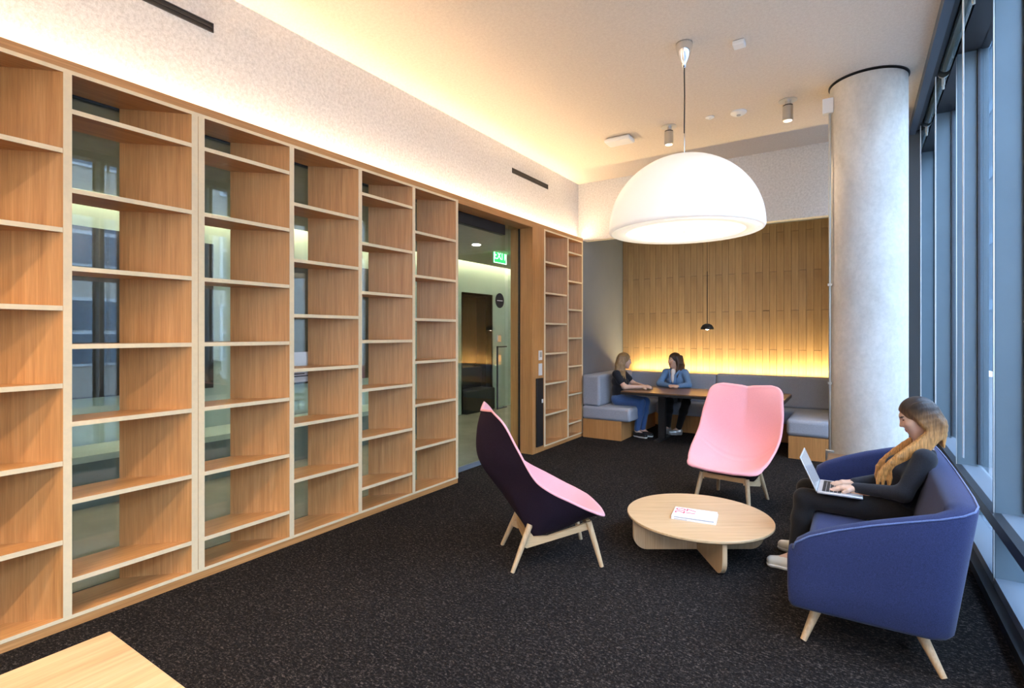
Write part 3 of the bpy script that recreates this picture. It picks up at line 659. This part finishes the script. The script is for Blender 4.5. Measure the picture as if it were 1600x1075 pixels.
# ------------------------------------------------------------------ people: smooth-union distance fields polygonised with surface nets
def V(*a): return np.array(a, float)
def nz(v): v = np.array(v, float); return v / np.linalg.norm(v)
def rc(a, b, ra, rb, k=.02): return ('rc', np.array(a, float), np.array(b, float), ra, rb, k)
def el(c, r, M=None, k=.02): return ('el', np.array(c, float), np.array(r, float), np.eye(3) if M is None else np.array(M, float), 0, k)
def chain(pts, rads, k=.02): return [rc(pts[i], pts[i + 1], rads[i], rads[i + 1], k) for i in range(len(pts) - 1)]
def sdf_mesh(name, prims, h, mats, subs=(), planes=(), marks=()):
    los, his = [], []
    for p in prims:
        if p[0] == 'rc': r = max(p[3], p[4]); los.append(np.minimum(p[1], p[2]) - r); his.append(np.maximum(p[1], p[2]) + r)
        else: r = max(p[2]); los.append(p[1] - r); his.append(p[1] + r)
    lo = np.min(los, 0) - 3 * h; hi = np.max(his, 0) + 3 * h
    n = np.ceil((hi - lo) / h).astype(int) + 1
    ax = [(lo[d] + h * np.arange(n[d])).astype(np.float32) for d in range(3)]
    Fg = np.full(n, .06, np.float32)
    def block(p, pad):
        if p[0] == 'rc': r = max(p[3], p[4]); a = np.minimum(p[1], p[2]) - r - pad; b = np.maximum(p[1], p[2]) + r + pad
        else: r = max(p[2]); a = p[1] - r - pad; b = p[1] + r + pad
        i0 = np.maximum(0, np.floor((a - lo) / h).astype(int)); i1 = np.minimum(n, np.ceil((b - lo) / h).astype(int) + 1)
        return tuple(slice(i0[d], i1[d]) for d in range(3))
    def dist(p, sl):
        X = ax[0][sl[0]][:, None, None]; Y = ax[1][sl[1]][None, :, None]; Z = ax[2][sl[2]][None, None, :]
        if p[0] == 'rc':
            a, b = p[1], p[2]; ba = b - a; L = max(float(ba @ ba), 1e-9)
            px, py, pz = X - a[0], Y - a[1], Z - a[2]
            t = np.clip((px * ba[0] + py * ba[1] + pz * ba[2]) / L, 0, 1)
            return np.sqrt((px - t * ba[0])**2 + (py - t * ba[1])**2 + (pz - t * ba[2])**2) - (p[3] + (p[4] - p[3]) * t)
        c, r, M = p[1], p[2], p[3]; px, py, pz = X - c[0], Y - c[1], Z - c[2]
        q = [M[i][0] * px + M[i][1] * py + M[i][2] * pz for i in range(3)]
        k0 = np.sqrt(sum((q[i] / r[i])**2 for i in range(3))); k1 = np.sqrt(sum((q[i] / r[i]**2)**2 for i in range(3))) + 1e-6
        return k0 * (k0 - 1) / k1
    for p in prims:
        k = p[5]; sl = block(p, k + .02); dd = dist(p, sl); f = Fg[sl]
        hh = np.maximum(k - np.abs(f - dd), 0) / k
        Fg[sl] = np.minimum(f, dd) - hh * hh * k * .25
    for p in subs:
        k = p[5]; sl = block(p, .02); dd = -dist(p, sl); f = Fg[sl]
        hh = np.maximum(k - np.abs(f - dd), 0) / k
        Fg[sl] = np.maximum(f, dd) + hh * hh * k * .25
    for c, nr in planes:      # keep the side where (p-c).n < 0
        d_ = (ax[0][:, None, None] - c[0]) * nr[0] + (ax[1][None, :, None] - c[1]) * nr[1] + (ax[2][None, None, :] - c[2]) * nr[2]
        Fg = np.maximum(Fg, d_.astype(np.float32))
    ins = Fg < 0; nx, ny, nz_ = Fg.shape
    acc = np.zeros((nx - 1, ny - 1, nz_ - 1, 3), np.float32); cnt = np.zeros((nx - 1, ny - 1, nz_ - 1), np.float32)
    cor = [(i, j, k) for i in (0, 1) for j in (0, 1) for k in (0, 1)]
    cut = lambda A, o: A[o[0]:nx - 1 + o[0], o[1]:ny - 1 + o[1], o[2]:nz_ - 1 + o[2]]
    for o1 in cor:
        for d in range(3):
            if o1[d]: continue
            o2 = list(o1); o2[d] = 1
            A, B = cut(Fg, o1), cut(Fg, o2); m_ = (A < 0) != (B < 0)
            t = np.where(m_, A / np.where(m_, A - B, 1), 0)
            cnt += m_
            for e in range(3): acc[..., e] += np.where(m_, o1[e] + (t if e == d else 0), 0)
    act = cnt > 0; idx = np.full(act.shape, -1, np.int64); idx[act] = np.arange(act.sum())
    cells = np.argwhere(act); vs = (acc[act] / cnt[act][:, None] + cells) * h + lo
    fs = []
    for d in range(3):
        e, g = (d + 1) % 3, (d + 2) % 3
        sa = [slice(1, -1)] * 3; sa[d] = slice(0, -1); sb = list(sa); sb[d] = slice(1, None)
        A, B = ins[tuple(sa)], ins[tuple(sb)]; q = np.argwhere(A != B)
        if not len(q): continue
        flip = A[tuple(q.T)]
        off = np.ones(3, int); off[d] = 0; q = q + off
        def ci(de, dg): r = q.copy(); r[:, e] -= de; r[:, g] -= dg; return idx[tuple(r.T)]
        a_, b_, c_, d_ = ci(1, 1), ci(0, 1), ci(0, 0), ci(1, 0)
        Q = np.stack([a_, b_, c_, d_], 1); Q[~flip] = Q[~flip][:, ::-1]; fs.append(Q)
    fs = np.concatenate(fs)
    me = bpy.data.meshes.new(name); me.from_pydata(vs.tolist(), [], fs.tolist())
    for m_ in mats: me.materials.append(m_)
    me.polygons.foreach_set('use_smooth', [True] * len(me.polygons))
    if marks:
        cen = vs[fs].mean(1); mi = np.zeros(len(fs), int)
        for c, r, M, k in marks:
            q = (cen - c) @ np.array(M).T / r; mi[(q * q).sum(1) < 1] = k
        me.polygons.foreach_set('material_index', mi.tolist())
    me.update(); return me
def skin_mat(name, col):
    m, nt, p = nodes(name); f = noise(nt, mapping(nt), 30, 3)
    c = ramp(nt, f, [(.3, tuple(x * .92 for x in col)), (.7, col)]); nt.links.new(c, p.inputs['Base Color'])
    p.inputs['Roughness'].default_value = .5; p.inputs['Subsurface Weight'].default_value = .08; p.inputs['Subsurface Radius'].default_value = (.02, .008, .004); return m
def hair_mat(name, root, tip, z0, z1):
    m, nt, p = nodes(name)
    tc = nt.nodes.new('ShaderNodeTexCoord'); sp_ = nt.nodes.new('ShaderNodeSeparateXYZ'); nt.links.new(tc.outputs['Object'], sp_.inputs[0])
    mr = nt.nodes.new('ShaderNodeMapRange'); mr.inputs[1].default_value = z0; mr.inputs[2].default_value = z1; nt.links.new(sp_.outputs[2], mr.inputs[0])
    s = noise(nt, mapping(nt, (130, 130, 9)), 1, 3, .7)
    c = mixc(nt, mr.outputs[0], tip, root); c = mixc(nt, .85, c, ramp(nt, s, [(.35, (.45, .42, .38)), (.65, (1.25, 1.2, 1.1))]), 'MULTIPLY')
    nt.links.new(c, p.inputs['Base Color']); p.inputs['Roughness'].default_value = .42; bump(nt, p, s, .6, .004); return m
def hand(w_, d, up, side, k=.010, curl=.5, thumb=1):
    """palm and five bent fingers; d = pointing direction, up = back of the hand, side = towards the thumb"""
    d, up = nz(d), nz(up); sd = nz(np.cross(up, d)) * side; P_ = []
    kn = []
    for i, off in enumerate((.028, .009, -.010, -.027)):
        b = w_ + d * (.078 - .004 * abs(i - 1)) + sd * off; kn.append(b)
        P_.append(rc(w_ + sd * off * .55, b, .015, .0125, .012))
    for i, b in enumerate(kn):
        L = (.066, .074, .068, .052)[i]; d1 = nz(d - up * curl * .45 + sd * (.10 - .07 * i)); d2 = nz(d - up * curl * 1.3)
        m1 = b + d1 * L * .5; m2 = m1 + nz(d1 + d2) * L * .3; e_ = m2 + d2 * L * .25
        P_ += chain([b, m1, m2, e_], [.0098, .0088, .0080, .0066], k)
    tb_ = w_ + d * .022 + sd * .022; t1 = tb_ + nz(d * .6 + sd * .75 * thumb - up * .25) * .035; t2 = t1 + nz(d * .95 + sd * .25 * thumb - up * .3) * .03
    P_ += chain([tb_, t1, t2], [.014, .0105, .008], .012)
    return P_
def head_prims(c, f, u):
    f = nz(f); r = nz(np.cross(f, u)); u = np.cross(r, f); M = [r, f, u]
    q = lambda a, b, e: c + r * a + f * b + u * e
    P_ = [el(q(0, -.016, .026), (.073, .092, .092), M, .02), el(q(0, .022, -.040), (.056, .062, .078), M, .04), rc(q(-.014, .058, -.098), q(.014, .058, -.098), .018, .018, .03),
          rc(q(-.034, .052, -.024), q(-.028, .048, -.055), .026, .022, .03), rc(q(.034, .052, -.024), q(.028, .048, -.055), .026, .022, .03),
          rc(q(-.028, .072, .026), q(.028, .072, .026), .013, .013, .02),
          rc(q(0, .080, .012), q(0, .098, -.028), .007, .0095, .012), rc(q(-.009, .086, -.031), q(.009, .086, -.031), .0075, .0075, .008),
          el(q(0, .078, -.058), (.021, .011, .0065), M, .008), el(q(0, .077, -.068), (.018, .011, .007), M, .008)]
    for s_ in (-1, 1): P_.append(el(q(s_ * .073, -.008, -.008), (.010, .018, .030), M, .012))
    S_ = [el(q(s_ * .031, .088, .006), (.017, .014, .011), M, .012) for s_ in (-1, 1)]
    marks = [(q(0, .084, -.062), np.array((.023, .02, .0125)), M, 1)] + [(q(s_ * .032, .082, .026), np.array((.021, .022, .005)), M, 2) for s_ in (-1, 1)]
    return P_, S_, marks, q, M
def eyes(root, loc, q, M, closed):
    w_ = plain('eye_white', (.75, .73, .70), .3); dk = plain('dark_iris', (.03, .018, .012), .25)
    for s_ in (-1, 1):
        mb = MB()
        c = q(s_ * .031, .068, .005)
        n = 10
        for i in range(n + 1): pass
        vs = []; fs = []
        for i in range(n + 1):
            th = PI * i / n
            for k in range(14):
                ph = 2 * PI * k / 14; loc_ = (math.sin(th) * math.cos(ph) * .0125, math.cos(th) * .0125, math.sin(th) * math.sin(ph) * (.004 if closed else .010))
                p = c + M[0] * loc_[0] + M[1] * loc_[1] + M[2] * loc_[2]; vs.append(tuple(p - loc))
        fs = [(i * 14 + k, i * 14 + (k + 1) % 14, (i + 1) * 14 + (k + 1) % 14, (i + 1) * 14 + k) for i in range(n) for k in range(14)]
        mt = [1 if (f_[0] // 14) < (9 if closed else 2) else 0 for f_ in fs]
        mb.add(vs, fs, mt); obj('eye', mb, [w_, dk], root, smooth='all')
def build_person(label, J, hm, skin, lipc, top_m, trouser_m, shoe_m, sole_m, sleeve, hair_fn, h=.006, hand_args=None, closed=False, top_extra=(), body_h=None, shin=1.0):
    loc = np.array(J['root'], float); root = thing('person', label, 'person', tuple(loc))
    J = {k: np.array(v, float) for k, v in J.items()}
    hp, hs, marks, q, M = head_prims(J['head'], J['look'], J['up'])
    sl, sr, pv = J['shL'], J['shR'], J['pelvis']; mid = (sl + sr) / 2; ax_ = nz(sr - sl); ch = mid + (pv - mid) * .32; wa = mid + (pv - mid) * .68
    fwd = nz(np.cross(nz(pv - mid), ax_)); fwd = fwd if fwd @ J['look'] > -.2 else -fwd
    def torso(g, kk=.05):
        T_ = [rc(ch - ax_ * .085, ch + ax_ * .085, .082 + g, .082 + g, kk), rc(wa - ax_ * .055, wa + ax_ * .055, .078 + g, .078 + g, kk), rc(pv - ax_ * .085, pv + ax_ * .085, .090 + g, .090 + g, kk),
              rc(ch, wa, .09 + g, .085 + g, kk), rc(wa, pv, .085 + g, .095 + g, kk), rc(sl + (mid - sl) * .1, sr + (mid - sr) * .1, .045 + g, .045 + g, kk), rc(mid, ch, .06 + g, .085 + g, kk)]
        for s_ in (-1, 1): T_.append(el(ch + ax_ * s_ * .062 + fwd * .072 + nz(pv - mid) * .02, (.052 + g,) * 3, None, .04))
        return T_
    def arm(s, e, w_, g, upto=1.0, ks=.03):
        A = [rc(s, e, .047 + g, .037 + g, ks)] if upto >= .5 else [rc(s, s + (e - s) * upto * 2, .049 + g, .047 + g * 1.6, ks)]
        if upto >= 1: A.append(rc(e, w_, .037 + g, .025 + g, ks))
        return A
    def leg(hp_, kn, an, g, cut_=1.0):
        return [rc(pv + (hp_ - pv) * .8, kn, .086 + g, .056 + g, .04), rc(kn, kn + (an - kn) * .35, .055 + g, .052 + g, .03), rc(kn + (an - kn) * .35, kn + (an - kn) * cut_, .052 + g, .034 + g * 1.5, .03)]
    body = torso(0) + hp + [rc(mid + nz(mid - pv) * .01, q(0, -.025, -.055), .050, .044, .03)]
    for a in ('L', 'R'):
        body += arm(J['sh' + a], J['el' + a], J['wr' + a], 0); ha = hand_args[a]
        body += hand(J['wr' + a], *ha)
        body += leg(J['hip' + a], J['kn' + a], J['an' + a], 0) + [rc(J['an' + a], J['toe' + a], .032, .024, .03)]
    mats = [skin, plain(label[:6] + '_lips', lipc, .4), plain(label[:6] + '_brow', (.05, .03, .02), .7)]
    rl = lambda me: (me.transform(Matrix.Translation(Vector(-loc))), me)[1]
    obj('body', rl(sdf_mesh('body', body, h, mats, hs, marks=marks)), None, root)
    eyes(root, loc, q, M, closed)
    top = torso(.009)
    for a in ('L', 'R'): top += arm(J['sh' + a], J['el' + a], J['wr' + a], .008, sleeve)
    up_ = nz(mid - pv)
    o = obj('top', rl(sdf_mesh('top', top + list(top_extra), h * 1.15, [top_m], subs=[el(mid + up_ * .085 + fwd * .02, (.062, .062, .075), None, .01)])), None, root)
    tr = [rc(pv - ax_ * .085, pv + ax_ * .085, .098, .098, .04)]
    for a in ('L', 'R'): tr += leg(J['hip' + a], J['kn' + a], J['an' + a], .008, shin)
    obj('trousers', rl(sdf_mesh('trousers', tr, h * 1.15, [trouser_m])), None, root)
    for a in ('L', 'R'):
        an, to = J['an' + a], J['toe' + a]; d = to - an; d[2] = 0; L = np.linalg.norm(d); d = nz(d); s_ = V(-d[1], d[0], 0); z0 = to[2] - .03
        heel = V(an[0], an[1], z0 + .045) - d * .02; tip = V(to[0], to[1], z0 + .038)
        shp = [rc(heel, (heel + tip) / 2, .040, .040, .02), rc((heel + tip) / 2, tip, .042, .034, .02), rc(heel + V(0, 0, .02), heel + V(0, 0, .035) + d * .01, .040, .038, .02), rc((heel + tip) / 2 - d * .03 + V(0, 0, .018), (heel + tip) / 2 + V(0, 0, .006), .034, .030, .02)]
        sh = obj('shoe', rl(sdf_mesh('shoe', shp, .005, [shoe_m], planes=[(V(0, 0, z0 + .016), V(0, 0, -1))])), None, root)
        so = [rc(heel + V(0, 0, -.012), (heel + tip) / 2 + V(0, 0, -.012), .043, .046, .02), rc((heel + tip) / 2 + V(0, 0, -.012), tip + V(0, 0, -.012), .046, .037, .02)]
        obj('sole', rl(sdf_mesh('sole', so, .005, [sole_m], planes=[(V(0, 0, z0), V(0, 0, -1)), (V(0, 0, z0 + .024), V(0, 0, 1))])), None, sh)
    hp2, hsub = hair_fn(q, M, mid, fwd, ax_)
    obj('hair', rl(sdf_mesh('hair', hp2, min(h, .005), [hm], subs=hsub)), None, root)
    return root, q, M
def hair_cap(q, M, part=0.0, face=(.072, .090, .104), fo=(0, .092, -.040)):
    return [el(q(0, -.020, .030), (.086, .105, .100), M, .02), el(q(0, -.045, -.03), (.082, .075, .10), M, .03)], [el(q(*fo), face, M, .008)]

def curl(pts, rads, k):
    out, rr = [], []
    P_ = [pts[0]] + list(pts) + [pts[-1]]
    for i in range(len(pts) - 1):
        a, b, c, d = P_[i:i + 4]
        for t in (0, .33, .67):
            out.append(.5 * (2 * b + (c - a) * t + (2 * a - 5 * b + 4 * c - d) * t * t + (3 * b - a - 3 * c + d) * t ** 3)); rr.append(rads[i] + (rads[i + 1] - rads[i]) * t)
    return chain(out + [pts[-1]], rr + [rads[-1]], k)
# woman on the sofa
rnd = random.Random(3)
def hair_sofa(q, M, mid, fwd, ax_):
    H_ = [el(q(0, -.018, .030), (.083, .101, .097), M, .02), el(q(0, -.045, -.03), (.078, .066, .09), M, .03)]; S_ = [el(q(0, .094, -.040), (.072, .088, .104), M, .008)]
    for s_ in (-1, 1):
        for i in range(10):
            t = i / 9; jx = rnd.uniform(-.008, .008)
            a = q(s_ * (.060 + .016 * math.sin(t * 3)), .025 - .11 * t, .060 + .02 * math.sin(3 * t)); b = q(s_ * .079, .0 - .09 * t, -.03); c = q(s_ * .078, -.005 - .085 * t, -.10)
            d = mid + M[0] * s_ * (.110 - .03 * t) + V(-.125 + .125 * t + jx, 0, -.015 + .03 * t); e = mid + M[0] * s_ * (.105 - .02 * t) + V(-.215 + .20 * t + jx, 0, -.13 + .05 * t)
            g = e + V(-.012 + .02 * t + jx, 0, -.12 + .06 * t + rnd.uniform(-.03, .02))
            H_ += curl([a, b, c, d, e, g], [.017, .018, .018, .019, .015, .004], .007)
    for i in range(9):
        t = (i - 4) / 4
        a = q(.055 * t, -.098, .03); b = q(.070 * t, -.104, -.05); c = b + V(.006, 0, -.08); H_ += chain([a, b, c, c + V(.0, .01 * t, -.08)], [.022, .021, .016, .004], .008)
    return H_, S_
sk1 = skin_mat('light_skin', (.70, .44, .31)); sk2 = skin_mat('fair_skin', (.72, .46, .34))
blk = fabric('black_jersey', (.020, .021, .027), .3, sheen=.1); blk2 = fabric('black_legging', (.013, .012, .013), .3, sheen=.1)
jean = fabric('blue_denim', (.055, .12, .30), .35, 200); djk = fabric('light_denim', (.15, .27, .47), .35, 200, sheen=.1)
whs = plain('white_canvas', (.74, .68, .58), .7); whr = plain('white_rubber', (.78, .74, .68), .6); blks = plain('black_leather', (.015, .013, .013), .35); slv = plain('silver_leather', (.62, .60, .58), .3, .6)
A = dict(root=(.2, 4.15, .41), head=(.318, 4.15, 1.075), look=(-.93, -.06, -.36), up=(-.36, 0, .93), shL=(.335, 4.315, .845), shR=(.345, 3.985, .845), pelvis=(.195, 4.15, .505),
         elL=(.21, 4.37, .625), elR=(.235, 3.945, .63), wrL=(-.005, 4.20, .600), wrR=(.0, 4.055, .602), hipL=(.18, 4.245, .49), hipR=(.18, 4.055, .49), knL=(-.29, 4.265, .500), knR=(-.29, 4.045, .487),
         anL=(-.325, 4.33, .095), anR=(-.345, 4.02, .095), toeL=(-.455, 4.345, .03), toeR=(-.485, 4.0, .03))
build_person('woman in black typing on a laptop on the blue sofa, long blonde hair', A, hair_mat('ombre_hair', (.030, .019, .017), (.62, .31, .10), .52, .73), sk1, (.45, .16, .13), blk, blk2, whs, whr, 1.0, hair_sofa, .0055,
             dict(L=((-1, -.05, -.12), (-.1, 0, 1), -1, .010, .5), R=((-1, .08, -.12), (-.1, 0, 1), 1, .010, .5)), closed=True)
# woman in black at the alcove table
def hair_long(back, front, width=.085, n=6):
    def fn(q, M, mid, fwd, ax_):
        H_, S_ = hair_cap(q, M)
        for s_ in (-1, 1):
            for i in range(n):
                t = i / (n - 1)
                a = q(s_ * .070, .0 - .09 * t, .06); b = q(s_ * .084, -.018 - .075 * t, -.05); c = q(s_ * (width), .005 - .11 * t, -.15); d = q(s_ * width * .95, .035 - .14 * t, -.15 - (front if t < .5 else back))
                H_ += chain([a, b, c, d], [.022, .022, .019, .006], .012)
        for i in range(5):
            t = (i - 2) / 2; H_ += chain([q(.06 * t, -.10, .03), q(.075 * t, -.115, -.08), q(.08 * t, -.12, -.15 - back)], [.028, .026, .008], .012)
        return H_, S_
    return fn
B = dict(root=(-3.12, 7.8, .49), head=(-3.025, 7.82, 1.175), look=(.88, .40, -.10), up=(.08, .0, 1), shL=(-3.125, 7.985, .975), shR=(-3.10, 7.655, .975), pelvis=(-3.115, 7.82, .585),
         elL=(-2.97, 8.05, .80), elR=(-2.955, 7.63, .785), wrL=(-2.74, 7.90, .785), wrR=(-2.735, 7.79, .785), hipL=(-3.1, 7.91, .57), hipR=(-3.1, 7.73, .57), knL=(-2.72, 7.90, .55), knR=(-2.735, 7.74, .545),
         anL=(-2.79, 7.96, .095), anR=(-2.835, 7.84, .095), toeL=(-2.65, 7.95, .03), toeR=(-2.69, 7.80, .03))
build_person('woman in black t-shirt and jeans at the table, blonde hair', B, hair_mat('blonde_hair', (.30, .19, .09), (.52, .37, .20), .3, .75), sk2, (.50, .20, .17), blk, jean, blks, whr, .28, hair_long(.10, .12), .0075,
             dict(L=((1, -.25, .08), (0, .5, 1), 1, .010, .8), R=((1, .15, .12), (0, -.5, 1), -1, .010, .7)), shin=.93)
# woman in denim jacket
Cc = dict(root=(-2.40, 8.65, .49), head=(-2.455, 8.50, 1.165), look=(-.62, -.78, -.03), up=(0, 0, 1), shL=(-2.285, 8.53, .975), shR=(-2.585, 8.50, .975), pelvis=(-2.40, 8.66, .585),
         elL=(-2.205, 8.42, .79), elR=(-2.655, 8.38, .79), wrL=(-2.315, 8.27, .778), wrR=(-2.46, 8.27, .778), hipL=(-2.31, 8.62, .57), hipR=(-2.49, 8.62, .57), knL=(-2.19, 8.22, .545), knR=(-2.44, 8.20, .54),
         anL=(-2.345, 8.36, .10), anR=(-2.53, 8.42, .10), toeL=(-2.45, 8.28, .03), toeR=(-2.56, 8.28, .03))
pr, q, M = build_person('smiling woman in blue denim jacket at the table, brown hair', Cc, hair_mat('brown_hair', (.055, .028, .016), (.13, .070, .035), .3, .75), sk1, (.55, .18, .16), djk, blk2, slv, slv, 1.0, hair_long(.06, .12), .0075,
             dict(L=((-.6, -.45, .05), (.2, 0, 1), 1, .010, .7), R=((.75, -.35, .05), (-.2, 0, 1), -1, .010, .7)), shin=.95)

ud = [el(V(-2.445, 8.395, .90), (.030, .040, .095), None, .01), el(V(-2.45, 8.43, .985), (.04, .035, .05), None, .02)]
me = sdf_mesh('undershirt', ud, .006, [plain('white_cotton', (.75, .72, .70), .8)]); me.transform(Matrix.Translation((2.40, -8.65, -.49))); obj('undershirt', me, None, pr)
cl = []
for s_ in (-1, 1): cl += chain([V(-2.435 + s_ * .062, 8.53, 1.035), V(-2.44 + s_ * .075, 8.46, 1.0), V(-2.445 + s_ * .045, 8.39, .93), V(-2.445 + s_ * .030, 8.375, .82)], [.020, .020, .017, .014], .01)
me = sdf_mesh('collar', cl, .006, [djk]); me.transform(Matrix.Translation((2.40, -8.65, -.49))); obj('collar', me, None, pr)
